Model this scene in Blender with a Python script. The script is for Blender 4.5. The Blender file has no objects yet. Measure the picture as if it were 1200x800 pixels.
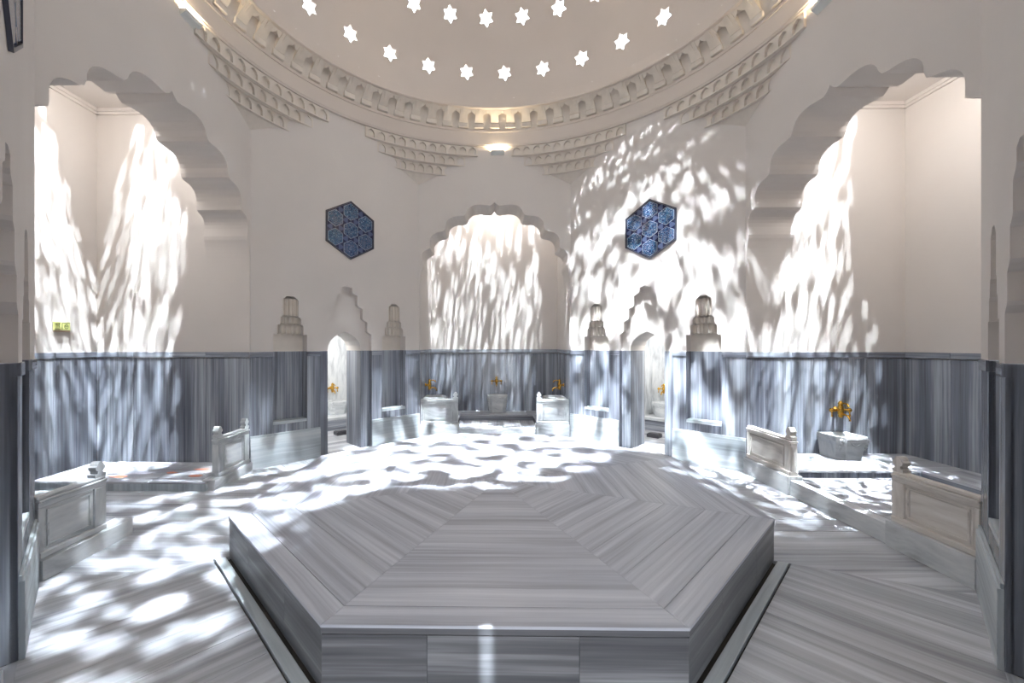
import bpy, math, random
from mathutils import Vector, Matrix
from mathutils.geometry import tessellate_polygon

PI = math.pi
SC = bpy.context.scene
COL = SC.collection
random.seed(7)

# ------------------------------------------------------------------ camera, sky, exposure, light
A = 3.916                      # apothem of the octagonal room
T8 = math.tan(PI / 8)
SA = 2.546                     # apothem of the marble platform
SH = 0.385                     # its height
H = 2.0

cam_d = bpy.data.cameras.new('camera')
cam = bpy.data.objects.new('camera', cam_d)
COL.objects.link(cam)
cam.location = (-0.0744, -4.9236, H)
cam.rotation_euler = (PI / 2, 0, 0.0143)
cam_d.sensor_width = 36
cam_d.lens = 484.377 / 1200 * 36
cam_d.shift_x = (600 - 568.62) / 1200
cam_d.shift_y = (403.81 - 400) / 1200
cam_d.clip_start = 0.05
cam_d.clip_end = 200
SC.camera = cam

world = bpy.data.worlds.new('sky')
SC.world = world
world.use_nodes = True
wb = world.node_tree.nodes['Background']
wb.inputs[0].default_value = (0.86, 0.93, 1.0, 1)
wb.inputs[1].default_value = 9.0

SC.view_settings.view_transform = 'Standard'
SC.view_settings.look = 'None'
SC.view_settings.gamma = 1
SC.view_settings.use_curve_mapping = False
SC.view_settings.exposure = 0.11
SC.cycles.use_denoising = True
SC.cycles.max_bounces = 10
SC.cycles.diffuse_bounces = 7
SC.cycles.glossy_bounces = 3
SC.cycles.sample_clamp_indirect = 6.0


def spot(name, target, d, radius, E, soft=0.14, dist=36.0, color=(1.0, 0.985, 0.96), blend=0.12):
    """a beam of daylight that comes down along d through the star skylights, limited to a cone"""
    d = Vector(d).normalized()
    t = Vector(target)
    l = bpy.data.lights.new(name, 'SPOT')
    l.energy = E * 4 * PI * PI * dist * dist
    l.color = color
    l.spot_size = 2 * math.atan(radius / dist)
    l.spot_blend = blend
    l.shadow_soft_size = soft
    o = bpy.data.objects.new(name, l)
    COL.objects.link(o)
    o.location = t - d * dist
    o.rotation_euler = d.to_track_quat('-Z', 'Y').to_euler()
    return o


def area(name, loc, direction, sx, sy, power, color):
    l = bpy.data.lights.new(name, 'AREA')
    l.shape = 'RECTANGLE'
    l.size, l.size_y = sx, sy
    l.energy = power
    l.color = color
    o = bpy.data.objects.new(name, l)
    COL.objects.link(o)
    o.location = loc
    o.rotation_euler = Vector(direction).to_track_quat('-Z', 'Y').to_euler()
    return o


# the long exposure catches the sun at several moments: each moment is one beam direction
def moments(name, target, d, radius, E, offs, **k):
    for i, (ox, oy) in enumerate(offs):
        spot(name, target, (d[0] + ox, d[1] + oy, d[2]), radius, E, **k)


def path(n, du, dv, seed):
    """n moments of the sun's walk: mostly along (du, dv), a little scatter across it"""
    r = random.Random(seed)
    return [(du * (2 * i / (n - 1) - 1) + r.uniform(-0.012, 0.012), dv * (2 * i / (n - 1) - 1) + r.uniform(-0.012, 0.012)) for i in range(n)]


def scatter(n, rad, seed, lean=0.0):
    r = random.Random(seed)
    o = []
    for i in range(n):
        t, q = 2 * PI * (i + r.uniform(-0.3, 0.3)) / n * 2.4, rad * math.sqrt((i + 0.6) / n)
        o.append((q * math.cos(t) + lean * q * math.sin(t), q * math.sin(t)))
    return o


BEAM = (0.86, 0.935, 1.0)
# the three bays, through their own pierced vaults
moments('sunbeam_left_bay', (-5.5, 0.3, 5.7), (-0.09, 0.175, -1), 2.0, 3.9, scatter(9, 0.06, 1), soft=0.06, color=BEAM)
moments('sunbeam_left_bay_late', (-5.5, 0.3, 5.7), (-0.30, 0.20, -1), 2.0, 2.8, scatter(4, 0.05, 11), soft=0.09, color=BEAM)
moments('sunbeam_right_bay', (5.5, 0.3, 5.7), (-0.17, 0.175, -1), 2.0, 4.2, scatter(9, 0.06, 2), soft=0.06, color=BEAM)
moments('sunbeam_right_bay_early', (5.5, 0.3, 5.7), (-0.07, 0.25, -1), 2.0, 3.0, scatter(4, 0.05, 12), soft=0.09, color=BEAM)
moments('sunbeam_back_bay', (0.0, 5.1, 5.7), (-0.08, 0.16, -1), 2.0, 3.8, scatter(9, 0.055, 3), soft=0.06, color=BEAM)
# through the dome
moments('sunbeam_platform', (-0.45, 2.2, 0.3), (-0.06, 0.30, -1), 2.5, 3.0, path(12, 0.13, -0.05, 4), blend=0.25, color=BEAM)
moments('sunbeam_back_right_wall', (2.85, 2.9, 2.1), (0.20, 0.28, -1), 2.2, 2.9, path(15, 0.12, -0.07, 5), blend=0.25, soft=0.1, color=BEAM)
moments('sunbeam_back_right_low', (2.8, 2.75, 1.2), (0.33, 0.36, -1), 1.75, 2.7, scatter(9, 0.11, 15), blend=0.4, soft=0.1, color=BEAM)
moments('sunbeam_left_floor', (-3.1, 0.4, 0), (-0.25, 0.10, -1), 1.9, 2.0, path(9, 0.08, 0.05, 6), blend=0.3, color=BEAM)
moments('sunbeam_front_left_floor', (-2.85, -1.7, 0), (-0.26, -0.04, -1), 1.1, 1.9, path(7, 0.05, 0.08, 7), blend=0.3, color=BEAM)
moments('sunbeam_right_floor', (3.25, 0.45, 0), (0.20, 0.06, -1), 1.05, 1.5, path(6, 0.05, 0.06, 8), blend=0.3, color=BEAM)
moments('sunbeam_back_left_wall', (-2.6, 2.75, 0.4), (-0.16, 0.22, -1), 0.9, 0.7, path(7, 0.06, 0.05, 9), blend=0.5, color=BEAM)

moments('sunbeam_front_face', (-0.10, -2.55, 0.15), (0.0, 0.45, -1), 0.6, 3.5, [(0, 0), (0, 0.006), (0, -0.006), (0, -0.013)], soft=0.09, color=BEAM)

# added fill lamp behind the camera, in front of a made-up doorway
area('front_fill', (0, -6.38, 1.35), (0, 1, 0.12), 2.2, 2.5, 90, (0.97, 0.98, 1.0))

# ------------------------------------------------------------------ materials


def lin(r, g, b):
    def f(c):
        c /= 255
        return c / 12.92 if c <= 0.04045 else ((c + 0.055) / 1.055) ** 2.4
    return (f(r), f(g), f(b), 1)


def mat_simple(name, col, rough=0.5, metal=0.0, emit=None, es=0, noise=0.0, nscale=6.0, bump=0.0):
    m = bpy.data.materials.new(name)
    m.use_nodes = True
    nt = m.node_tree
    b = nt.nodes['Principled BSDF']
    b.inputs['Base Color'].default_value = col
    b.inputs['Roughness'].default_value = rough
    b.inputs['Metallic'].default_value = metal
    if emit:
        b.inputs['Emission Color'].default_value = emit
        b.inputs['Emission Strength'].default_value = es
    if noise or bump:
        tc = nt.nodes.new('ShaderNodeTexCoord')
        n = nt.nodes.new('ShaderNodeTexNoise')
        n.inputs['Scale'].default_value = nscale
        n.inputs['Detail'].default_value = 6
        nt.links.new(tc.outputs['Object'], n.inputs['Vector'])
        if noise:
            r = nt.nodes.new('ShaderNodeValToRGB')
            r.color_ramp.elements[0].position = 0.3
            r.color_ramp.elements[1].position = 0.7
            r.color_ramp.elements[0].color = tuple(c * (1 - noise) for c in col[:3]) + (1,)
            r.color_ramp.elements[1].color = tuple(min(1, c * (1 + noise * 0.5)) for c in col[:3]) + (1,)
            nt.links.new(n.outputs['Fac'], r.inputs['Fac'])
            nt.links.new(r.outputs['Color'], b.inputs['Base Color'])
        if bump:
            bp = nt.nodes.new('ShaderNodeBump')
            bp.inputs['Strength'].default_value = bump
            bp.inputs['Distance'].default_value = 0.01
            nt.links.new(n.outputs['Fac'], bp.inputs['Height'])
            nt.links.new(bp.outputs['Normal'], b.inputs['Normal'])
    return m


def mat_marble(name, dark, mid, light, rough=0.28, su=0.22, sv=5.0, fine=26.0, warp=0.10, spec=0.5):
    """striped marble: veins run along UV.u, every stone object is cut from its own place in the quarry"""
    m = bpy.data.materials.new(name)
    m.use_nodes = True
    nt = m.node_tree
    N, L = nt.nodes, nt.links
    b = N['Principled BSDF']
    b.inputs['Roughness'].default_value = rough
    b.inputs['Specular IOR Level'].default_value = spec
    uv = N.new('ShaderNodeUVMap')
    oi = N.new('ShaderNodeObjectInfo')
    sep = N.new('ShaderNodeSeparateXYZ')
    L.new(uv.outputs[0], sep.inputs[0])

    def math_(op, a, bb, c=None):
        n = N.new('ShaderNodeMath')
        n.operation = op
        for i, x in enumerate((a, bb, c)):
            if x is None:
                continue
            if isinstance(x, (int, float)):
                n.inputs[i].default_value = x
            else:
                L.new(x, n.inputs[i])
        return n.outputs[0]
    ru = math_('MULTIPLY', oi.outputs['Random'], 61.0)
    rv = math_('MULTIPLY', oi.outputs['Random'], 23.0)
    wv = N.new('ShaderNodeTexNoise')
    wv.inputs['Scale'].default_value = 0.9
    wv.inputs['Detail'].default_value = 2
    cw = N.new('ShaderNodeCombineXYZ')
    L.new(math_('ADD', sep.outputs[0], ru), cw.inputs[0])
    L.new(sep.outputs[1], cw.inputs[1])
    L.new(cw.outputs[0], wv.inputs['Vector'])
    v2 = math_('ADD', math_('MULTIPLY_ADD', wv.outputs['Fac'], warp, sep.outputs[1]), rv)
    c1 = N.new('ShaderNodeCombineXYZ')
    L.new(math_('MULTIPLY', math_('ADD', sep.outputs[0], ru), su), c1.inputs[0])
    L.new(math_('MULTIPLY', v2, sv), c1.inputs[1])
    n1 = N.new('ShaderNodeTexNoise')
    n1.inputs['Scale'].default_value = 1.0
    n1.inputs['Detail'].default_value = 5
    n1.inputs['Roughness'].default_value = 0.6
    L.new(c1.outputs[0], n1.inputs['Vector'])
    c2 = N.new('ShaderNodeCombineXYZ')
    L.new(math_('MULTIPLY', math_('ADD', sep.outputs[0], ru), su * 2.2), c2.inputs[0])
    L.new(math_('MULTIPLY', v2, fine), c2.inputs[1])
    n2 = N.new('ShaderNodeTexNoise')
    n2.inputs['Scale'].default_value = 1.0
    n2.inputs['Detail'].default_value = 4
    L.new(c2.outputs[0], n2.inputs['Vector'])
    f = math_('MULTIPLY_ADD', n2.outputs['Fac'], 0.32, math_('MULTIPLY', n1.outputs['Fac'], 0.68))
    r = N.new('ShaderNodeValToRGB')
    e = r.color_ramp.elements
    e[0].position, e[0].color = 0.36, dark
    e[1].position, e[1].color = 0.64, light
    x = e.new(0.5)
    x.color = mid
    L.new(f, r.inputs['Fac'])
    L.new(r.outputs['Color'], b.inputs['Base Color'])
    return m


M = {}
M['plaster'] = mat_simple('plaster', lin(218, 212, 207), 0.75, noise=0.03, nscale=1.3, bump=0.06)
M['dome_plaster'] = mat_simple('dome_plaster', lin(214, 204, 195), 0.75, noise=0.03, nscale=1.3, bump=0.06)
M['carved_plaster'] = mat_simple('carved_plaster', lin(222, 214, 204), 0.7, noise=0.06, nscale=9, bump=0.12)
M['wain'] = mat_marble('wainscot_marble', lin(90, 93, 104), lin(130, 135, 146), lin(187, 194, 204), 0.24, sv=4.6, fine=30, warp=0.03)
M['plinth'] = mat_marble('plinth_marble', lin(160, 170, 178), lin(196, 206, 212), lin(222, 228, 232), 0.3)
M['floor'] = mat_marble('floor_marble', lin(148, 151, 158), lin(186, 190, 197), lin(218, 222, 228), 0.27, sv=4.5, fine=22)
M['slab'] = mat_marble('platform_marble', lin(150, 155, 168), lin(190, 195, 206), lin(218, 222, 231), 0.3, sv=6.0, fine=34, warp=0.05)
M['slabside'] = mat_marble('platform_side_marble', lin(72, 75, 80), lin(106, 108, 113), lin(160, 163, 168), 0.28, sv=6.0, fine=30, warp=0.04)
M['white'] = mat_marble('white_marble', lin(160, 166, 172), lin(208, 213, 217), lin(232, 235, 237), 0.32, su=1.2, sv=4.0, fine=14, warp=0.5)
M['old'] = mat_marble('aged_cream_marble', lin(172, 166, 160), lin(222, 217, 211), lin(240, 237, 233), 0.45, su=0.7, sv=4.5, fine=14, warp=0.35)
M['grout'] = mat_simple('grout', lin(70, 66, 64), 0.9)
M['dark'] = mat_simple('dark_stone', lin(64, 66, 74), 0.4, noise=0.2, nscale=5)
M['gold'] = mat_simple('polished_brass', (0.66, 0.38, 0.07, 1), 0.2, 1.0)
M['lampgrey'] = mat_simple('lamp_housing', lin(226, 230, 228), 0.5)
M['glow'] = mat_simple('lamp_glass', (1, 0.8, 0.5, 1), 0.5, emit=(1.0, 0.74, 0.42, 1), es=12)
M['navy'] = mat_simple('navy_glaze', lin(30, 36, 70), 0.15)
M['tileline'] = mat_simple('pale_glaze', lin(176, 186, 196), 0.2)
M['tiletri'] = mat_simple('triangle_glaze', lin(78, 90, 122), 0.15)
M['tileborder'] = mat_simple('tile_border', lin(58, 60, 72), 0.3)
M['orange'] = mat_marble('orange_stone', lin(190, 92, 52), lin(214, 122, 84), lin(226, 164, 136), 0.3)
M['darkinlay'] = mat_marble('slate_stone', lin(70, 70, 78), lin(112, 110, 118), lin(164, 160, 166), 0.3)
M['sign'] = mat_simple('sign_yellow_green', lin(208, 212, 138), 0.4)
M['signink'] = mat_simple('sign_ink', lin(62, 92, 40), 0.5)
M['signshade'] = mat_simple('sign_shadow', lin(150, 130, 112), 0.5)


def mat_tile():
    m = bpy.data.materials.new('painted_tile')
    m.use_nodes = True
    N, L = m.node_tree.nodes, m.node_tree.links
    b = N['Principled BSDF']
    b.inputs['Roughness'].default_value = 0.15
    uv = N.new('ShaderNodeUVMap')
    oi = N.new('ShaderNodeObjectInfo')
    v = N.new('ShaderNodeTexVoronoi')
    v.inputs['Scale'].default_value = 24
    v.inputs['Randomness'].default_value = 0.55
    L.new(uv.outputs[0], v.inputs['Vector'])
    r = N.new('ShaderNodeValToRGB')
    r.color_ramp.interpolation = 'CONSTANT'
    e = r.color_ramp.elements
    e[0].position, e[0].color = 0, lin(30, 36, 70)
    e[1].position, e[1].color = 0.33, lin(150, 160, 176)
    x = e.new(0.46)
    x.color = lin(36, 46, 84)
    x = e.new(0.6)
    x.color = lin(70, 100, 126)
    L.new(v.outputs['Distance'], r.inputs['Fac'])
    mx = N.new('ShaderNodeMixRGB')
    mx.blend_type = 'MULTIPLY'
    r2 = N.new('ShaderNodeValToRGB')
    r2.color_ramp.elements[0].color = (0.75, 0.8, 0.95, 1)
    r2.color_ramp.elements[1].color = (0.62, 0.95, 1.0, 1)
    L.new(oi.outputs['Random'], r2.inputs['Fac'])
    mx.inputs[0].default_value = 0.8
    L.new(r.outputs['Color'], mx.inputs[1])
    L.new(r2.outputs['Color'], mx.inputs[2])
    L.new(mx.outputs[0], b.inputs['Base Color'])
    return m


M['tile'] = mat_tile()

# ------------------------------------------------------------------ mesh helpers


class MB:
    """collects faces; build() links them as ONE mesh object"""

    def __init__(self):
        self.v, self.f, self.uv, self.mi, self.sm, self.mats = [], [], [], [], [], []

    def mat(self, m):
        if m not in self.mats:
            self.mats.append(m)
        return self.mats.index(m)

    def poly(self, pts, m, grain=(1, 0, 0), smooth=False):
        pts = [Vector(p) for p in pts]
        i0 = len(self.v)
        self.v += [tuple(p) for p in pts]
        self.f.append(tuple(range(i0, i0 + len(pts))))
        self._fin(pts, m, grain, smooth)

    def _fin(self, pts, m, grain, smooth):
        n = Vector((0, 0, 0))
        for k in range(len(pts)):
            a, b = pts[k], pts[(k + 1) % len(pts)]
            n += a.cross(b)
        n = n.normalized() if n.length > 1e-12 else Vector((0, 0, 1))
        g = Vector(grain)
        g = g - n * g.dot(n)
        if g.length < 0.05:
            g = Vector((0, 0, 1)) if abs(n.z) < 0.7 else Vector((1, 0, 0))
            g = g - n * g.dot(n)
        g.normalize()
        w = n.cross(g)
        if w.x + w.y * 0.37 + w.z * 1.71 < 0:
            w = -w
        self.uv.append([(p.dot(g), p.dot(w)) for p in pts])
        self.mi.append(self.mat(m))
        self.sm.append(smooth)

    def box(self, x0, x1, y0, y1, z0, z1, m, grain=(1, 0, 0), ch=0.0):
        if ch <= 0:
            self.prism([(x0, y0), (x1, y0), (x1, y1), (x0, y1)], z0, z1, m, grain)
            return
        # chamfered box: hull of the 24 inset corners
        c = ch
        X, Y, Z = (x0, x1), (y0, y1), (z0, z1)

        def P(i, j, k, ax):
            q = [X[i], Y[j], Z[k]]
            for a in range(3):
                if a != ax:
                    q[a] += c if (i, j, k)[a] == 0 else -c
            return q
        for ax in range(3):
            o = [a for a in range(3) if a != ax]
            for s in (0, 1):
                f = []
                for (p, q) in ((0, 0), (1, 0), (1, 1), (0, 1)):
                    idx = [0, 0, 0]
                    idx[ax], idx[o[0]], idx[o[1]] = s, p, q
                    f.append(P(*idx, ax))
                self.poly(f, m, grain)
        for ax in range(3):                       # edge chamfers
            o = [a for a in range(3) if a != ax]
            for p in (0, 1):
                for q in (0, 1):
                    i0, i1 = [0] * 3, [0] * 3
                    for i, t in ((i0, 0), (i1, 1)):
                        i[ax], i[o[0]], i[o[1]] = t, p, q
                    self.poly([P(*i0, o[0]), P(*i1, o[0]), P(*i1, o[1]), P(*i0, o[1])], m, grain)
        for i in (0, 1):
            for j in (0, 1):
                for k in (0, 1):
                    self.poly([P(i, j, k, 0), P(i, j, k, 1), P(i, j, k, 2)], m, grain)

    def prism(self, poly, z0, z1, m, grain=(1, 0, 0), ch=0.0):
        """polygon in xy extruded along z; ch chamfers the top edge"""
        n = len(poly)
        ar = sum(poly[i][0] * poly[(i + 1) % n][1] - poly[(i + 1) % n][0] * poly[i][1] for i in range(n))
        if ar < 0:
            poly = poly[::-1]
        top = poly
        if ch > 0:
            top = inset(poly, ch)
        self.poly([(x, y, z1) for x, y in top], m, grain)
        self.poly([(x, y, z0) for x, y in reversed(poly)], m, grain)
        zs = z1 - ch
        for i in range(n):
            a, b = poly[i], poly[(i + 1) % n]
            self.poly([(a[0], a[1], z0), (b[0], b[1], z0), (b[0], b[1], zs), (a[0], a[1], zs)], m, grain)
            if ch > 0:
                c, d = top[(i + 1) % n], top[i]
                self.poly([(a[0], a[1], zs), (b[0], b[1], zs), (c[0], c[1], z1), (d[0], d[1], z1)], m, grain)

    def plate(self, outer, holes, y, m, grain=(0, 0, 1), axis='y'):
        """flat polygon with holes in the (x,z) plane at depth y (or the (x,y) plane at height y)"""
        loops = [[Vector((p[0], p[1], 0)) for p in lp] for lp in [outer] + holes]
        flat = [p for lp in loops for p in lp]
        for t in tessellate_polygon(loops):
            pts = [(flat[i].x, y, flat[i].y) if axis == 'y' else (flat[i].x, flat[i].y, y) for i in t]
            self.poly(pts, m, grain)

    def ribbon(self, line, y0, y1, m, grain=(0, 0, 1), smooth=False, axis='y', closed=False):
        n = len(line)
        for i in range(n if closed else n - 1):
            a, b = line[i], line[(i + 1) % n]
            if axis == 'y':
                self.poly([(a[0], y0, a[1]), (b[0], y0, b[1]), (b[0], y1, b[1]), (a[0], y1, a[1])], m, grain, smooth)
            else:
                self.poly([(a[0], a[1], y0), (b[0], b[1], y0), (b[0], b[1], y1), (a[0], a[1], y1)], m, grain, smooth)

    def grid(self, rows, m, smooth=True, closed=False, grain=(0, 0, 1)):
        """rows of points, shared vertices"""
        i0 = len(self.v)
        w = len(rows[0])
        for r in rows:
            self.v += [tuple(p) for p in r]
        for j in range(len(rows) - 1):
            for i in range(w if closed else w - 1):
                k = (i + 1) % w
                f = (i0 + j * w + i, i0 + j * w + k, i0 + (j + 1) * w + k, i0 + (j + 1) * w + i)
                self.f.append(f)
                self._fin([Vector(self.v[q]) for q in f], m, grain, smooth)

    def lathe(self, prof, m, c=(0, 0, 0), seg=16, sx=1.0, sy=1.0, smooth=True):
        rows = [[(c[0] + r * sx * math.cos(2 * PI * i / seg), c[1] + r * sy * math.sin(2 * PI * i / seg), c[2] + z) for i in range(seg)] for r, z in prof]
        self.grid(rows, m, smooth, True)

    def tube(self, path, r, m, seg=8, cap=True):
        path = [Vector(p) for p in path]
        rows = []
        up = Vector((0.13, 0.31, 0.94))
        for i, p in enumerate(path):
            t = (path[min(i + 1, len(path) - 1)] - path[max(i - 1, 0)]).normalized()
            a = t.cross(up)
            if a.length < 1e-3:
                a = t.cross(Vector((1, 0, 0)))
            a.normalize()
            b = t.cross(a)
            rr = r[i] if isinstance(r, (list, tuple)) else r
            rows.append([p + a * rr * math.cos(2 * PI * k / seg) + b * rr * math.sin(2 * PI * k / seg) for k in range(seg)])
        self.grid(rows, m, True, True)
        if cap:
            self.poly(rows[0][::-1], m)
            self.poly(rows[-1], m)

    def build(self, name, parent=None, merge=False):
        me = bpy.data.meshes.new(name)
        me.from_pydata(self.v, [], self.f)
        for m in self.mats:
            me.materials.append(m)
        uvl = me.uv_layers.new(name='UVMap')
        k = 0
        for fi in self.uv:
            for u in fi:
                uvl.data[k].uv = u
                k += 1
        me.polygons.foreach_set('material_index', self.mi)
        me.polygons.foreach_set('use_smooth', self.sm)
        me.update()
        o = bpy.data.objects.new(name, me)
        COL.objects.link(o)
        if parent is not None:
            o.parent = parent
        return o


def inset(poly, d):
    n = len(poly)
    out = []
    for i in range(n):
        p0, p1, p2 = (Vector(poly[(i + k) % n]) for k in (-1, 0, 1))
        e1, e2 = (p1 - p0).normalized(), (p2 - p1).normalized()
        n1, n2 = Vector((-e1.y, e1.x)), Vector((-e2.y, e2.x))
        b = n1 + n2
        k = d / max(0.3, 1 + n1.dot(n2))
        out.append((p1.x + b.x * k, p1.y + b.y * k))
    return out


def clip(poly, a, b):
    """keep the part of a convex polygon on the left of the line a->b"""
    out = []
    n = len(poly)

    def side(p):
        return (b[0] - a[0]) * (p[1] - a[1]) - (b[1] - a[1]) * (p[0] - a[0])
    for i in range(n):
        p, q = poly[i], poly[(i + 1) % n]
        sp, sq = side(p), side(q)
        if sp >= 0:
            out.append(p)
        if (sp > 0 > sq) or (sp < 0 < sq):
            t = sp / (sp - sq)
            out.append((p[0] + (q[0] - p[0]) * t, p[1] + (q[1] - p[1]) * t))
    return out


def clip_to(poly, region):
    for i in range(len(region)):
        poly = clip(poly, region[i], region[(i + 1) % len(region)])
        if len(poly) < 3:
            return []
    return poly


def area2(poly):
    n = len(poly)
    return abs(sum(poly[i][0] * poly[(i + 1) % n][1] - poly[(i + 1) % n][0] * poly[i][1] for i in range(n))) / 2


def tag(o, label=None, cat=None, group=None, kind=None):
    if label:
        o['label'] = label
    if cat:
        o['category'] = cat
    if group:
        o['group'] = group
    if kind:
        o['kind'] = kind
    return o


def empty(name, loc=(0, 0, 0), rz=0.0, parent=None):
    o = bpy.data.objects.new(name, None)
    COL.objects.link(o)
    o.empty_display_size = 0.1
    o.location = loc
    o.rotation_euler = (0, 0, rz)
    if parent:
        o.parent = parent
    return o


def link_copy(o, parent, loc=None, rz=None):
    c = o.copy()
    COL.objects.link(c)
    c.parent = parent
    if loc is not None:
        c.location = loc
    if rz is not None:
        c.rotation_euler = (0, 0, rz)
    return c


def copy_tree(o, loc, rz):
    r = o.copy()
    COL.objects.link(r)
    r.location = loc
    r.rotation_euler = (0, 0, rz)
    for ch in list(o.children):
        c = link_copy(ch, r)
        for g in ch.children:
            link_copy(g, c)
    return r


def wall_frame(phi, ap=A):
    p = math.radians(phi)
    return (ap * math.cos(p), ap * math.sin(p), 0), p - PI / 2


def wl(phi, u, n, z=0.0, ap=A):
    """wall-local (u along, n outward) to world"""
    p = math.radians(phi)
    return ((ap + n) * math.cos(p) + u * math.sin(p), (ap + n) * math.sin(p) - u * math.cos(p), z)


HW = A * T8          # half a side of the octagon
WZ = 1.885           # top of the marble wainscot
WALLTOP = 6.75

# ------------------------------------------------------------------ floor
floor = MB()
floor.box(-7.5, 7.5, -7.5, 7.5, -0.25, -0.03, M['grout'])
floor = tag(floor.build('floor'), kind='structure')
oct_s = [(SA * T8, -SA), (SA, -SA * T8)]
for k in range(8):
    phi = 45 * k
    loc, rz = wall_frame(phi, 0)
    R0, R1 = SA + 0.0, A - 0.0
    side = phi in (225, 315)
    door = phi % 90 == 45
    R1 = 3.83 if side else A
    inner = SA + (0.125 if phi in (225, 315, 270) else 0.0)
    outer_n = R1 + (0.05 if door else 0.0)
    g = 0.0015
    # sector region in local (u, n)
    reg = [(-inner * T8 + g, inner), (inner * T8 - g, inner), (outer_n * T8 - g, outer_n), (-outer_n * T8 + g, outer_n)]
    u = -2.0
    rr = random.Random(k + 3)
    while u < 2.0:
        w = rr.uniform(0.30, 0.44)
        p = clip_to([(u + g, 2), (u + w - g, 2), (u + w - g, 5), (u + g, 5)], reg)
        u += w
        if len(p) >= 3 and area2(p) > 0.003:
            b = MB()
            b.prism(p, -0.03, 0.0, M['floor'], (0, 1, 0), 0.0015)
            o = b.build('plank', floor)
            o.rotation_euler = (0, 0, rz)
# drain strip along the front edges of the platform
for phi in (225, 270, 315):
    loc, rz = wall_frame(phi, 0)
    b = MB()
    n0 = SA + 0.015
    for (a, c) in ((n0 + 0.012, n0 + 0.092),):
        b.prism([(-a * T8, a), (a * T8, a), (c * T8, c), (-c * T8, c)], -0.03, 0.003, M['plinth'], (1, 0, 0), 0.002)
    o = b.build('drain_strip', floor)
    o.rotation_euler = (0, 0, rz)

# ------------------------------------------------------------------ walls with a doorway (four of the eight sides)
DOOR_HW, DOOR_D = 0.505, 0.095
NU, NHW, ND = 1.01, 0.275, 0.20
NZ0 = 0.72
STEPS = [(0.505, 2.19), (0.415, 2.43), (0.315, 2.68), (0.215, 2.92), (0.10, 3.07)]


def step_line():
    """left to right outline of the stepped recess over the door, with hollow undersides"""
    half = []
    for i, (hw, z) in enumerate(STEPS):
        half.append((hw, z))
        if i + 1 < len(STEPS):
            nx = STEPS[i + 1][0]
            half.append((hw - 0.02, z + 0.015))
            half.append((nx + 0.02, z + 0.045))
            half.append((nx, z + 0.07))
        else:
            half.append((0.0, z + 0.02))
    left = [(-x, z) for x, z in half]
    return left + [(x, z) for x, z in reversed(half)][1:]


HOOD = [(0.215, 2.17, 2.34, 5, 0.15), (0.172, 2.34, 2.47, 4, 0.11), (0.13, 2.47, 2.78, 4, 0.055)]


def hood_line(c):
    pts = [(-0.275, 2.17)]
    for hw, z0, z1, n, d in HOOD:
        pts += [(-hw, z0), (-hw, z1 - 0.03), (-hw + 0.02, z1)]
    pts += [(-0.085, 2.80), (-0.05, 2.825)]
    return [(c + x, z) for x, z in pts] + [(c - x, z) for x, z in reversed(pts)]


OPEN = [(0.325, WZ), (0.315, 1.98), (0.275, 2.07), (0.20, 2.145), (0.11, 2.20), (0.0, 2.25)]
open_line = [(-x, z) for x, z in OPEN] + [(x, z) for x, z in reversed(OPEN)][1:]

cell_cache = {}


def hood_cell(k):
    """one hollow cell of the muqarnas hood, shared by every niche"""
    if k in cell_cache:
        return cell_cache[k]
    hw, z0, z1, n, d = HOOD[k]
    w = 2 * hw / n
    b = MB()
    arc = [(-w / 2 + 0.004, d - 0.03), (-w / 2 + 0.012, d - 0.03)]
    for i in range(7):
        t = PI * i / 6
        arc.append((-(w / 2 - 0.012) * math.cos(t), d - 0.03 + 0.034 * math.sin(t)))
    arc += [(w / 2 - 0.012, d - 0.03), (w / 2 - 0.004, d - 0.03)]
    b.prism(arc + [(w / 2, ND), (-w / 2, ND)], z0 + 0.03, z1, M['carved_plaster'], (0, 0, 1))
    tip = [(x, y) for x, y in arc]
    # hollow pointed foot under the cell
    for i in range(len(tip) - 1):
        a, c = tip[i], tip[i + 1]
        b.poly([(a[0], a[1], z0 + 0.03), (c[0], c[1], z0 + 0.03), (0, d + 0.03, z0)], M['carved_plaster'])
    cell_cache[k] = (b, w)
    return cell_cache[k]


cell_mesh = {}


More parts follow.
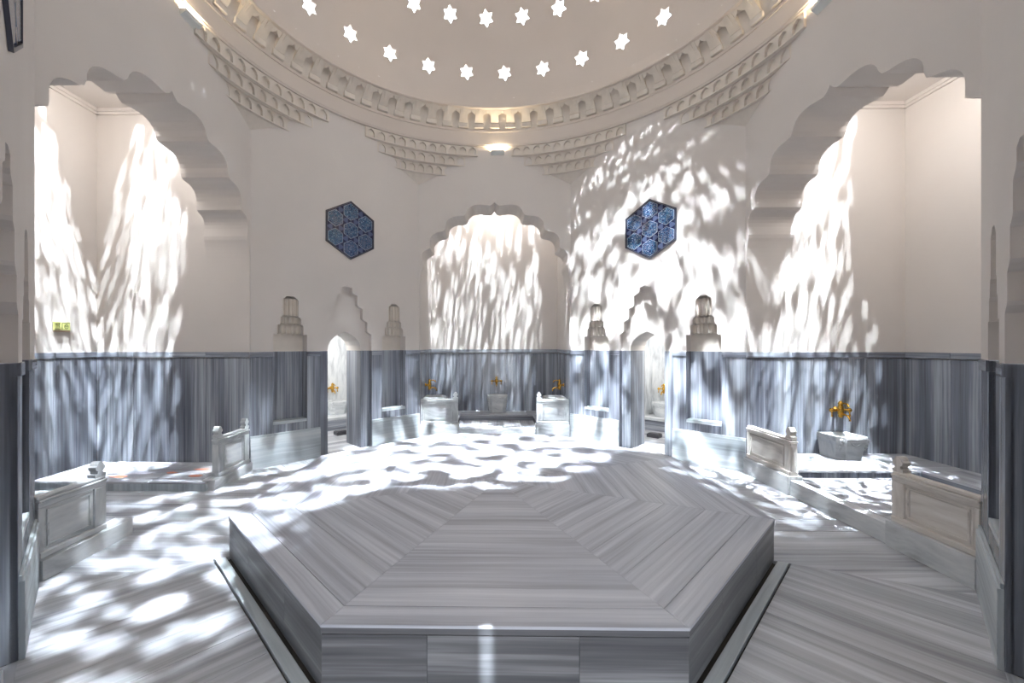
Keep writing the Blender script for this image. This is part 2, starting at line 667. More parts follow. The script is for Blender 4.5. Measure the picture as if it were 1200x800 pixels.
def door_wall(name, phi, ap=A):
    loc, rz = wall_frame(phi, ap)
    hw = HW + (0.03 if ap == A else 0.10)
    w = MB()
    P, W = M['plaster'], M['wain']
    sl = step_line()
    outline = [(-hw, WZ)]
    outline += [(-NU - NHW, WZ)] + hood_line(-NU) + [(-NU + NHW, WZ)]
    outline += [(-DOOR_HW, WZ)] + sl + [(DOOR_HW, WZ)]
    outline += [(NU - NHW, WZ)] + hood_line(NU) + [(NU + NHW, WZ), (hw, WZ), (hw, WALLTOP), (-hw, WALLTOP)]
    w.plate(outline, [], 0.0, P)
    # door recess: reveal and its back with the pointed opening
    line = [(-DOOR_HW, WZ)] + sl + [(DOOR_HW, WZ)]
    w.ribbon(line, 0, DOOR_D, P)
    w.plate([(-DOOR_HW, WZ)] + sl + [(DOOR_HW, WZ)] + list(reversed(open_line)), [], DOOR_D, P)
    w.ribbon(open_line, DOOR_D, 0.70, P)
    for s in (-1, 1):
        c = s * NU
        w.ribbon([(c - NHW, WZ)] + hood_line(c) + [(c + NHW, WZ)], 0, ND, P)
        w.plate([(c - NHW, WZ)] + hood_line(c) + [(c + NHW, WZ)], [], ND, M['carved_plaster'])
    # unseen backing sheets, added to stop sky light leaking through the joints
    for s in (-1, 1):
        for a, c in ((0.325, NU - NHW - 0.021), (NU + NHW + 0.021, hw + 0.05)):
            w.poly([(s * a, 0.145, -0.1), (s * c, 0.145, -0.1), (s * c, 0.145, WZ + 0.1), (s * a, 0.145, WZ + 0.1)], M['grout'])
        w.poly([(s * (NU - 0.32), ND + 0.032, -0.1), (s * (NU + 0.32), ND + 0.032, -0.1), (s * (NU + 0.32), ND + 0.032, WZ + 0.1), (s * (NU - 0.32), ND + 0.032, WZ + 0.1)], M['grout'])
        w.poly([(s * 0.347, 0.1, -0.1), (s * 0.347, 0.72, -0.1), (s * 0.347, 0.72, WZ + 0.1), (s * 0.347, 0.1, WZ + 0.1)], M['grout'])
        w.poly([(s * (hw + 0.02), 0.1, -0.1), (s * (hw + 0.02), 0.5, -0.1), (s * (hw + 0.02), 0.5, WALLTOP), (s * (hw + 0.02), 0.1, WALLTOP)], M['grout'])
    root = tag(w.build(name), kind='structure')
    root.location = loc
    root.rotation_euler = (0, 0, rz)
    # wainscot panels, one stone each
    g = 0.0015
    Z1 = 1.80

    def panel(x0, x1, y0, y1, z0, z1, m=W, grain=(0, 0, 1), nm='panel', ch=0.003):
        b = MB()
        b.box(x0 + g, x1 - g, y0, y1, z0, z1, m, grain, ch)
        return b.build(nm, root)
    for s in (-1, 1):
        def sp(a, b_, *r, **k):
            x0, x1 = sorted((s * a, s * b_))
            return panel(x0, x1, *r, **k)
        sp(NU + NHW, hw, 0.0, 0.04, 0.0, Z1)
        sp(DOOR_HW, NU - NHW, 0.0, 0.04, 0.0, Z1)
        sp(NU - NHW, NU + NHW, 0.0, 0.04, 0.0, NZ0 - 0.052, nm='panel')
        sp(NU - NHW - 0.0, NU + NHW + 0.0, 0.002, ND, NZ0 - 0.05, NZ0, m=M['plinth'], grain=(1, 0, 0), nm='niche_sill')
        sp(NU - NHW, NU + NHW, ND, ND + 0.03, NZ0, WZ)                      # niche back
        for e in (-1, 1):                                                   # niche cheeks
            x = s * NU + e * NHW
            panel(min(x, x + e * 0.02), max(x, x + e * 0.02), 0.003, ND, NZ0, WZ)
        sp(NU + NHW, hw, -0.014, 0.04, Z1, WZ, grain=(1, 0, 0), nm='rail')
        sp(DOOR_HW, NU - NHW, -0.014, 0.04, Z1, WZ, grain=(1, 0, 0), nm='rail')
        sp(DOOR_HW, hw - 0.02, -0.03, 0.0, 0.0, 0.50, m=M['plinth'], grain=(1, 0, 0), nm='plinth')
        sp(DOOR_HW, hw - 0.02, -0.018, 0.0, 0.50, 0.535, m=M['plinth'], grain=(1, 0, 0), nm='plinth_ledge')
        # door recess cheeks, fronts and jambs
        x = s * DOOR_HW
        panel(min(x, x + s * 0.02), max(x, x + s * 0.02), 0.003, DOOR_D + 0.02, 0, WZ, nm='door_cheek')
        sp(0.325, DOOR_HW, DOOR_D, DOOR_D + 0.03, 0, WZ, nm='door_surround')
        x = s * 0.325
        panel(min(x, x + s * 0.02), max(x, x + s * 0.02), DOOR_D + 0.003, 0.70, 0, WZ, nm='door_jamb')
    # threshold
    panel(-0.325, 0.325, DOOR_D, 0.70, -0.03, 0.004, m=M['floor'], grain=(1, 0, 0), nm='threshold')
    panel(-DOOR_HW, DOOR_HW, 0.0, DOOR_D, -0.03, 0.002, m=M['floor'], grain=(1, 0, 0), nm='threshold')
    # muqarnas hood cells
    for s in (-1, 1):
        for k, (hwk, z0, z1, n, d) in enumerate(HOOD):
            b, cw = hood_cell(k)
            for i in range(n):
                x = s * NU - hwk + cw * (i + 0.5)
                if k not in cell_mesh:
                    cell_mesh[k] = b.build('cell', root)
                    cell_mesh[k].location = (x, 0, 0)
                else:
                    link_copy(cell_mesh[k], root, (x, 0, 0))
    # little room behind the doorway
    r = MB()
    X0, X1, Y0, Y1, ZT = -1.05, 1.3, 0.72, 2.7, 2.9
    r.plate([(X0, 0), (X1, 0), (X1, ZT), (X0, ZT)], [], Y1, M['white'])
    for x in (X0, X1):
        r.poly([(x, Y0, 0), (x, Y1, 0), (x, Y1, ZT), (x, Y0, ZT)], M['white'], (0, 0, 1))
    r.poly([(X0, Y0, ZT), (X1, Y0, ZT), (X1, Y1, ZT), (X0, Y1, ZT)], P)
    r.poly([(X0, Y0, 0.0), (X1, Y0, 0.0), (X1, Y1, 0.0), (X0, Y1, 0.0)], M['floor'])
    r.plate([(X0, 0), (-0.325, 0), (-0.325, WZ)] + open_line[1:-1] + [(0.325, WZ), (0.325, 0), (X1, 0), (X1, ZT), (X0, ZT)], [], Y0 - 0.015, P)
    r.build('room_shell', root)
    return root


bl = door_wall('wall_back_left', 135)
br = door_wall('wall_back_right', 45)
fl = door_wall('wall_front_left', 225, 3.83)
fr = door_wall('wall_front_right', 315, 3.83)

# ------------------------------------------------------------------ walls with a lobed arch and a bay behind it
AHW = 1.60
LOBES = [(1.60, 3.15), (1.615, 3.52), (1.53, 3.70), (1.645, 4.04), (1.37, 4.06), (1.475, 4.44), (1.05, 4.43), (1.12, 4.81), (0.62, 4.75), (0.60, 5.09), (0.11, 4.965), (0.03, 5.0), (0.0, 5.06)]


def arch_half():
    def bez(p0, c, p1, n=9):
        return [((1 - t) ** 2 * p0[0] + 2 * t * (1 - t) * c[0] + t * t * p1[0], (1 - t) ** 2 * p0[1] + 2 * t * (1 - t) * c[1] + t * t * p1[1]) for t in [i / n for i in range(n)]]
    L = LOBES
    out = []
    for i in range(0, 12, 2):
        out += bez(L[i], L[i + 1], L[i + 2])
    out += [L[12]]
    # soften the cusps between the lobes
    for _ in range(1):
        out = [out[0]] + [((p[0] + 2 * q[0] + r[0]) / 4, (p[1] + 2 * q[1] + r[1]) / 4) for p, q, r in zip(out, out[1:], out[2:])] + [out[-1]]
    return [(min(x, 1.60), z) for x, z in out]


ah = arch_half()
arch_line = [(-x, z) for x, z in ah] + [(x, z) for x, z in reversed(ah)][1:]
ATH = 0.70


def star(cx, cy, r, rot=0.0, ri=0.6, n=6):
    return [(cx + (r if i % 2 == 0 else r * ri) * math.cos(rot + PI * i / n), cy + (r if i % 2 == 0 else r * ri) * math.sin(rot + PI * i / n)) for i in range(2 * n)]


def bay_wall(name, phi, D, plan, holes, ap=A, door=False):
    loc, rz = wall_frame(phi, ap)
    hw = HW + 0.03
    P, W = M['plaster'], M['wain']
    w = MB()
    w.plate([(-hw, WZ), (-AHW, WZ)] + arch_line + [(AHW, WZ), (hw, WZ), (hw, WALLTOP), (-hw, WALLTOP)], [], 0.0, P)
    for s in (-1, 1):
        w.poly([(s * AHW, 0, 0), (s * hw, 0, 0), (s * hw, 0, WZ), (s * AHW, 0, WZ)], W, (0, 0, 1))
    # soffit of the arch, smooth inside each lobe
    w.ribbon(arch_line, 0.0, ATH, P, smooth=False)
    w.plate([(-hw, WZ), (-AHW, WZ)] + arch_line + [(AHW, WZ), (hw, WZ), (hw, 5.9), (-hw, 5.9)], [], ATH, P)
    ZC = 5.76
    b_hw = AHW
    for s in (-1, 1):
        w.poly([(s * b_hw, 0, WZ - 0.1), (s * b_hw, D, WZ - 0.1), (s * b_hw, D, ZC), (s * b_hw, ATH, ZC), (s * b_hw, ATH, 3.15), (s * b_hw, 0, 3.15)], P)
        # cornice fillet under the vault
        x = s * b_hw
        w.box(min(x, x - s * 0.03), max(x, x - s * 0.03), ATH, D, ZC - 0.09, ZC - 0.05, P)
        w.box(min(x, x - s * 0.05), max(x, x - s * 0.05), ATH, D, ZC - 0.05, ZC, P)
    if door:
        dw = 1.15  # unseen doorway, made up to go with the fill lamp
        w.plate([(-b_hw, 0), (-dw, 0), (-dw, 2.6), (dw, 2.6), (dw, 0), (b_hw, 0), (b_hw, ZC), (-b_hw, ZC)], [], D, P)
        w.box(-dw - 0.2, dw + 0.2, D + 0.25, D + 0.3, -0.03, 2.8, P)
    else:
        w.plate([(-b_hw, WZ - 0.1), (b_hw, WZ - 0.1), (b_hw, ZC), (-b_hw, ZC)], [], D, P)
    w.box(-b_hw, b_hw, D - 0.03, D, ZC - 0.09, ZC - 0.05, P)
    w.box(-b_hw, b_hw, D - 0.05, D, ZC - 0.05, ZC, P)
    # hidden sheets behind the facing, added to block light leaks
    for s in (-1, 1):
        w.poly([(s * (b_hw + 0.042), 0.06, -0.1), (s * (b_hw + 0.042), D + 0.1, -0.1), (s * (b_hw + 0.042), D + 0.1, WZ + 0.1), (s * (b_hw + 0.042), 0.06, WZ + 0.1)], M['grout'])
    if not door:
        w.poly([(-b_hw - 0.1, D + 0.042, -0.1), (b_hw + 0.1, D + 0.042, -0.1), (b_hw + 0.1, D + 0.042, WZ + 0.1), (-b_hw - 0.1, D + 0.042, WZ + 0.1)], M['grout'])
    root = tag(w.build(name), kind='structure')
    root.location = loc
    root.rotation_euler = (0, 0, rz)
    # pierced vault of the bay
    v = MB()
    out = [(-hw - 0.1, 0.25), (hw + 0.1, 0.25), (hw + 0.1, D + 0.1), (-hw - 0.1, D + 0.1)]
    v.plate(out, holes, ZC, P, axis='z')
    for h in holes:
        v.ribbon(h, ZC, ZC + 0.06, P, axis='z', closed=True)
    v.build('bay_vault', root)
    g = 0.0015

    def panel(x0, x1, y0, y1, z0, z1, m=W, grain=(0, 0, 1), nm='panel', ch=0.003):
        b = MB()
        b.box(x0, x1, y0, y1, z0, z1, m, grain, ch)
        return b.build(nm, root)
    Z1 = 1.80
    for s in (-1, 1):
        x = s * AHW
        cuts = [0.0, ATH]
        nn = max(2, round((D - ATH) / 0.62))
        cuts += [ATH + (D - ATH) * (i + 1) / nn for i in range(nn)]
        for a, c in zip(cuts, cuts[1:]):
            panel(min(x, x + s * 0.04), max(x, x + s * 0.04), a + g, c - g, 0, Z1)
            panel(min(x - s * 0.012, x + s * 0.04), max(x - s * 0.012, x + s * 0.04), a + g, c - g, Z1, WZ, grain=(0, 1, 0), nm='rail')
    if not door:
        nn = 5
        for i in range(nn):
            a, c = -AHW + 2 * AHW * i / nn, -AHW + 2 * AHW * (i + 1) / nn
            panel(a + g, c - g, D, D + 0.04, 0, Z1)
            panel(a + g, c - g, D - 0.012, D + 0.04, Z1, WZ, grain=(1, 0, 0), nm='rail')
    # bay floor and the raised U-shaped ledge
    nf, fz, pz, yf, xl, xr = plan['floor_n'], plan['fz'], plan['pz'], plan['yf'], plan.get('xl'), plan.get('xr')
    u = -AHW
    rr = random.Random(int(phi) + 11)
    if fz > 0.01:
        panel(-AHW + 0.001, AHW - 0.001, nf, nf + 0.13, 0.0, fz, m=M['white'], grain=(1, 0, 0), nm='curb')
        n0 = nf + 0.132
    else:
        n0 = 0.0
    while u < AHW - 0.05:
        wd = min(rr.uniform(0.34, 0.5), AHW - u)
        if AHW - u - wd < 0.2:
            wd = AHW - u
        panel(u + g, u + wd - g, n0, D, -0.03 if fz < 0.01 else fz - 0.1, fz, m=M['floor'], grain=(0, 1, 0), nm='plank', ch=0.0015)
        u += wd
    if fz > 0.01:
        panel(-AHW, AHW, n0, D, 0, fz - 0.101, m=M['grout'], nm='bedding', ch=0)
    # U ledge: rectangles (u0,u1,n0,n1)
    for (u0, u1, a, c) in plan['ledge']:
        panel(u0, u1, a, c, fz, pz - 0.03, m=M['plinth' if phi == 180 else 'wain'], grain=(1, 0, 0), nm='riser', ch=0.002)
        L = u1 - u0 if u1 - u0 > c - a else c - a
        n = max(1, round(L / 0.75))
        for i in range(n):
            if u1 - u0 > c - a:
                panel(u0 + L * i / n + g, u0 + L * (i + 1) / n - g, a - 0.012, c, pz - 0.03, pz, m=M['floor'], grain=(1, 0, 0), nm='plank')
            else:
                panel(u0 - 0.012, u1 + 0.012, a + L * i / n + g, a + L * (i + 1) / n - g, pz - 0.03, pz, m=M['floor'], grain=(0, 1, 0), nm='plank')
    return root


def holes_in(boxes, r, seed):
    """star openings scattered over a vault, never touching; boxes = (u0, u1, n0, n1, count)"""
    rr = random.Random(seed)
    ps = []
    for (u0, u1, n0, n1, count) in boxes:
        k = 0
        for _ in range(5000):
            u, n = rr.uniform(u0, u1), rr.uniform(n0, n1)
            if all(math.hypot(u - a, n - b_) > 2.2 * r for a, b_ in ps):
                ps.append((u, n))
                k += 1
            if k >= count:
                break
    return [star(u, n, r * rr.uniform(0.75, 1.05), rr.uniform(0, 1), 0.65) for u, n in ps]


def lin_(a, b, n):
    return [a + (b - a) * i / (n - 1) for i in range(n)]


# left (phi 180): local u = +y world ; right (phi 0): u = -y world ; back: u = x world
wall_left = bay_wall('wall_left', 180, 2.467, dict(floor_n=0, fz=0.0, pz=0.13, yf=0, ledge=[(0.66, AHW, 0.05, 2.467)]),
                     holes_in([(1.15, 1.54, 0.98, 1.74, 26), (0.80, 1.15, 1.0, 1.65, 18), (-0.1, 0.80, 1.0, 2.38, 56), (-1.5, -0.1, 1.9, 2.40, 30)], 0.07, 1))
wall_right = bay_wall('wall_right', 0, 2.45, dict(floor_n=-0.02, fz=0.2, pz=0.305, yf=0, ledge=[(-AHW, -0.72, 0.12, 2.45), (-0.72, AHW, 1.80, 2.45)]),
                      holes_in([(-1.54, -0.98, 0.85, 1.72, 30), (-0.98, -0.65, 0.9, 1.78, 18), (-0.65, 0.2, 0.9, 2.3, 46), (0.2, 1.0, 0.9, 2.2, 22)], 0.07, 2))
wall_back = bay_wall('wall_back', 90, 1.65, dict(floor_n=0.02, fz=0.2, pz=0.33, yf=0, ledge=[(-AHW, AHW, 1.0, 1.65), (-AHW, -0.82, 0.2, 1.0), (0.92, AHW, 0.2, 1.0)]),
                     holes_in([(-1.45, 1.2, 0.80, 1.58, 60)], 0.064, 3))
wall_front = bay_wall('wall_front', 270, 2.6, dict(floor_n=0, fz=0.0, pz=0.1, yf=0, ledge=[]), [star(0.10, 1.14, 0.055, 0.3, 0.65)], door=True)

# ------------------------------------------------------------------ dome, frieze and pendentives
DR, DZ = 3.66, 6.88


def dome():
    import mathutils.geometry as mg
    rows = [(3.5, 19.0, 29, 0.152, 11.2, 0.0), (19.0, 33.5, 29, 0.152, 26.0, 0.5), (33.5, 44.0, 36, 0.135, 38.8, 0.0), (44.0, 54.0, 32, 0.135, 49.0, 0.5), (54.0, 64.0, 27, 0.135, 59.0, 0.0), (64.0, 73.5, 20, 0.135, 68.8, 0.5), (73.5, 82.5, 12, 0.135, 78.0, 0.0)]
    verts, faces, sharp = [], [], set()

    def S(az, el, r=DR):
        return (r * math.cos(el) * math.sin(az), r * math.cos(el) * math.cos(az), DZ + r * math.sin(el))
    rim = []
    phase = math.radians(3.2)
    D = math.radians

    def strip(e0, e1, n):
        i0 = len(verts)
        for j, e in enumerate((e0, e1)):
            for i in range(n):
                verts.append(S(2 * PI * i / n, e))
        for i in range(n):
            faces.append((i0 + i, i0 + (i + 1) % n, i0 + n + (i + 1) % n, i0 + n + i))
    strip(D(-0.5), D(3.5), 116)
    for (e0, e1, n, rs, ec, sh) in rows:
        da = 2 * PI / n
        for k in range(n):
            ac = phase + (k + sh) * da
            # outline of the cell in local metres
            ce = math.cos(D(ec))
            st = star(0, 0, rs, PI / 2 + 0.15)
            pts, eds = [], []
            nb = 6
            ring = []
            for i in range(nb):
                ring.append((-da / 2 + da * i / nb, D(e0 - ec)))
            for i in range(nb):
                ring.append((da / 2, D(e0 - ec) + D(e1 - e0) * i / nb))
            for i in range(nb):
                ring.append((da / 2 - da * i / nb, D(e1 - ec)))
            for i in range(nb):
                ring.append((-da / 2, D(e1 - ec) - D(e1 - e0) * i / nb))
            st2 = [(x / DR / ce, y / DR) for x, y in st]
            pts = ring + st2
            nr = len(ring)
            eds = [(i, (i + 1) % nr) for i in range(nr)] + [(nr + i, nr + (i + 1) % len(st2)) for i in range(len(st2))]
            # inner fill points keep the shell round
            for i in range(1, nb):
                for j in range(1, nb):
                    p = (-da / 2 + da * i / nb, D(e0 - ec) + D(e1 - e0) * j / nb)
                    if math.hypot(p[0] * DR * ce, p[1] * DR) > rs * 1.15:
                        pts.append(p)
            vo, eo, fo, ov, oe, of = mg.delaunay_2d_cdt([Vector(p) for p in pts], eds, [], 0, 1e-6)
            i0 = len(verts)
            for p in vo:
                verts.append(S(ac + p[0], D(ec) + p[1]))
            for f in fo:
                c = sum((vo[q] for q in f), Vector((0, 0))) / len(f)
                # inside the star?
                x, y = c.x * DR * ce, c.y * DR
                ins = False
                for i in range(len(st)):
                    (xa, ya), (xb, yb) = st[i], st[(i + 1) % len(st)]
                    if (ya > y) != (yb > y) and x < (xb - xa) * (y - ya) / (yb - ya) + xa:
                        ins = not ins
                if not ins:
                    faces.append(tuple(i0 + q for q in f))
            rim.append([(ac + p[0], D(ec) + p[1]) for p in st2])
    strip(D(82.5), D(89.9), 48)
    nsm = len(faces)
    for r in rim:
        n = len(r)
        i0 = len(verts)
        for p in r:
            verts.append(S(*p))
        for p in r:
            verts.append(S(p[0], p[1], DR + 0.09))
        for i in range(n):
            faces.append((i0 + i, i0 + (i + 1) % n, i0 + n + (i + 1) % n, i0 + n + i))
    me = bpy.data.meshes.new('ceiling')
    me.from_pydata(verts, [], faces)
    me.materials.append(M['dome_plaster'])
    me.polygons.foreach_set('use_smooth', [i < nsm for i in range(len(faces))])
    me.update()
    # smooth shading follows the sphere exactly
    nor = []
    for l in me.loops:
        v = Vector(verts[l.vertex_index]) - Vector((0, 0, DZ))
        nor.append(-v.normalized())
    flat = [False] * len(me.loops)
    for p in me.polygons:
        if p.index >= nsm:
            for li in p.loop_indices:
                nor[li] = p.normal.copy()
        elif p.normal.dot(nor[p.loop_indices[0]]) < 0:
            p.flip()
    me.update()
    me.normals_split_custom_set([tuple(x) for x in nor]) if False else None
    o = bpy.data.objects.new('ceiling', me)
    COL.objects.link(o)
    # weld the cells so that shading is continuous
    import bmesh
    bm = bmesh.new()
    bm.from_mesh(me)
    keep = [v for v in bm.verts if any(f.smooth for f in v.link_faces)]
    bmesh.ops.remove_doubles(bm, verts=keep, dist=1e-4)
    for f in bm.faces:
        if f.smooth and f.normal.dot(f.calc_center_median() - Vector((0, 0, DZ))) > 0:
            f.normal_flip()
    bm.to_mesh(me)
    bm.free()
    return tag(o, kind='structure')


ceiling = dome()

# the round cornice: plain band, frieze backing, upper ring
tr = MB()
CP = M['dome_plaster']
seg = 144


def ring(prof, m, smooth=True):
    for (a, b) in zip(prof, prof[1:]):
        tr.lathe([a, b], m, seg=seg, smooth=smooth)


ring([(4.32, 6.22), (3.875, 6.22), (3.868, 6.25), (3.862, 6.25), (3.845, 6.50), (3.83, 6.50), (3.83, 6.525), (3.842, 6.535), (3.842, 6.56), (3.862, 6.56)], CP)
ring([(3.862, 6.56), (3.80, 6.72), (3.76, 6.86)], M['carved_plaster'])
ring([(3.80, 6.86), (3.575, 6.86), (3.565, 6.875), (3.575, 6.90), (3.68, 6.905)], CP)
ring([(3.70, 6.93), (4.6, 6.93)], CP)  # unseen cover, added to shut out light around the dome's base
trim_cornice = tag(tr.build('trim_1'), kind='structure')
b = MB()
C = M['carved_plaster']
# one tapering tooth of the frieze: a square foot and a leaning trapezoid that narrows upward
b.box(-0.105, 0.105, -3.868, -3.800, 6.57, 6.665, C, ch=0.008)


def frus(b, x0, x1, y0, y0b, z0, X0, X1, Y0, Y0b, z1, m):
    lo = [(x0, y0, z0), (x1, y0, z0), (x1, y0b, z0), (x0, y0b, z0)]
    hi = [(X0, Y0, z1), (X1, Y0, z1), (X1, Y0b, z1), (X0, Y0b, z1)]
    b.poly(hi, m)
    b.poly(lo[::-1], m)
    for i in range(4):
        j = (i + 1) % 4
        b.poly([lo[i], lo[j], hi[j], hi[i]], m)


frus(b, -0.088, 0.088, -3.80, -3.85, 6.665, -0.07, 0.07, -3.62, -3.80, 6.86, C)
frus(b, -0.03, 0.03, -3.785, -3.83, 6.69, -0.02, 0.02, -3.60, -3.80, 6.858, C)
# pointed arch between two teeth
for s in (-1, 1):
    b.poly([(s * 0.07, -3.63, 6.858), (s * 0.165, -3.63, 6.858), (s * 0.15, -3.66, 6.82), (s * 0.085, -3.70, 6.78)], C)
tooth = b.build('tooth', trim_cornice)
for v in tooth.data.vertices:            # radius positive: tooth sits at -y of its own frame
    pass
N_T = 72
for i in range(N_T):
    if i == 0:
        tooth.rotation_euler = (0, 0, 0)
    else:
        link_copy(tooth, trim_cornice, (0, 0, 0), 2 * PI * i / N_T)

# pendentives of small hollow cells in the corners of the octagon
b = MB()
cw, chh = 0.185, 0.20
o_ = [(-cw / 2, 0.0), (cw / 2, 0.0), (cw / 2, chh), (-cw / 2, chh)]
hol = [(-0.062, 0.02), (0.062, 0.02), (0.062, 0.11), (0.045, 0.15), (0.0, 0.185), (-0.045, 0.15), (-0.062, 0.11)]
b.plate(o_, [hol], 0.0, C)
b.ribbon(hol, 0.0, 0.045, C, closed=True)
b.plate(hol, [], 0.045, C)
b.ribbon(o_, 0.0, 0.05, C, closed=True)
cell0 = None
TIERS = [(3.895, 6.02, 6.215), (3.965, 5.82, 6.015), (4.045, 5.62, 5.815)]
for k in range(8):
    vaz = math.radians(22.5 + 45 * k)
    root = tag(empty('trim_%d' % (k + 2), (0, 0, 0), 0), kind='structure')
    apn = 3.83 if False else A
    for ti, (rho, z0, z1) in enumerate(TIERS):
        half = PI / 8 - math.acos(min(1, A / (rho + 0.035)))
        n = [11, 9, 7][ti]
        half = [0.30, 0.235, 0.165][ti]
        t = MB()
        arc = [(-(rho + 0.05) * math.sin(a), (rho + 0.05) * math.cos(a)) for a in [half - 2 * half * i / 12 for i in range(13)]]
        arc = [(-x, y) for x, y in arc]
        R = A / math.cos(PI / 8)
        poly = arc + [(-(R + 0.05) * math.sin(half * 0.9), (R - 0.06)), (0, R + 0.05), ((R + 0.05) * math.sin(half * 0.9), R - 0.06)]
        t.prism(poly, z0 - 0.005, z1 + 0.004, CP)
        to = t.build('tier', root)
        to.rotation_euler = (0, 0, vaz - PI / 2)
        for i in range(n):
            a = -half + 2 * half * (i + 0.5) / n
            sc = (2 * half * rho / n) / cw
            if cell0 is None:
                cell0 = b.build('cell', to)
                c = cell0
            else:
                c = link_copy(cell0, to)
            c.location = (-rho * math.sin(a), rho * math.cos(a), z0)
            c.rotation_euler = (0, 0, a)
            c.scale = (sc, 1, 0.97)
    # tapering tip under the last tier
    t = MB()
    R = A / math.cos(PI / 8)
    for i in range(4):
        a0, a1 = -0.12 + 0.06 * i, -0.06 + 0.06 * i
        p0, p1 = (4.10 * math.sin(a0), 4.10 * math.cos(a0), 5.62), (4.10 * math.sin(a1), 4.10 * math.cos(a1), 5.62)
        t.poly([p0, p1, (0, R + 0.005, 5.42)], C)
    tt = t.build('tip', root)
    tt.rotation_euler = (0, 0, vaz - PI / 2)

# ------------------------------------------------------------------ the octagonal marble platform
plat = tag(empty('marble_platform', (0, 0, 0)), 'large octagonal platform of striped grey marble in the middle of the floor', 'platform')
b = MB()
b.prism([((SA - 0.03) / math.cos(PI / 8) * math.cos(PI / 8 + i * PI / 4), (SA - 0.03) / math.cos(PI / 8) * math.sin(PI / 8 + i * PI / 4)) for i in range(8)], 0.0, SH - 0.05, M['grout'])
b.build('core', plat)
courses = [SA + 0.008, SA - 0.17, SA - 0.52, SA - 0.86, SA - 1.22, SA - 1.56, SA - 1.92, 0.28, 0.0]
for k in range(8):
    rz = math.radians(45 * k) - PI / 2
    rr = random.Random(k + 40)
    for i, (o1, i1) in enumerate(zip(courses, courses[1:])):
        g = 0.0008
        hi, lo = o1 - g, i1 + g
        wid = o1 * T8
        ncut = 1 if i in (0, 1) else (2 if wid > 0.5 else 1)
        cut = rr.uniform(-0.35, 0.35) * lo * T8
        pieces = [(-9, 9)]
        for a, c in pieces:
            p = [(-hi * T8 + g, hi), (hi * T8 - g, hi), (max(lo * T8 - g, 0.0004), lo), (-max(lo * T8 - g, 0.0004), lo)]
            p = p[::-1]
            p = clip_to(p, [(max(a, -5), 0), (min(c, 5) - (0.001 if c < 5 else 0), 0), (min(c, 5) - (0.001 if c < 5 else 0), 5), (max(a, -5), 5)])
            if len(p) < 3:
                continue
            b = MB()
            b.prism(p, SH - (0.016 if i == 0 else 0.05), SH, M['slab'], (1, 0, 0), 0.004 if i == 0 else 0.0015)
            s = b.build('plank', plat)
            s.rotation_euler = (0, 0, rz)
    # side: the lip, its shade put into a darker marble, then upright panels
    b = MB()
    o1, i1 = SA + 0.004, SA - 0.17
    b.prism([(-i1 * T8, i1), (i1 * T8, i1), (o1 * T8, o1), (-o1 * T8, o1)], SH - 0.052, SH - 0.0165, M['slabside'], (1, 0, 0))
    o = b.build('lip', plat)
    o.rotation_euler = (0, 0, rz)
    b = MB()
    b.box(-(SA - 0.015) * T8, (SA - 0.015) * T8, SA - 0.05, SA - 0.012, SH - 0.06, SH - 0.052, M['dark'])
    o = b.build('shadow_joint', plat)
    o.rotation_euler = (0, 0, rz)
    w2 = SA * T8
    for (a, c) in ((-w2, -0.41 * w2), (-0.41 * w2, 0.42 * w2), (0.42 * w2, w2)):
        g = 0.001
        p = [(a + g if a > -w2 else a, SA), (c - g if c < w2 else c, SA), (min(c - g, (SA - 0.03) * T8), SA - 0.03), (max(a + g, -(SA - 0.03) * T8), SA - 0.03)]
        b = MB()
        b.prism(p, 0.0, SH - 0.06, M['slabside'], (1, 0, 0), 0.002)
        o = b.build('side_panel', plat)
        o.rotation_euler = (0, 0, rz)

# ------------------------------------------------------------------ parapets


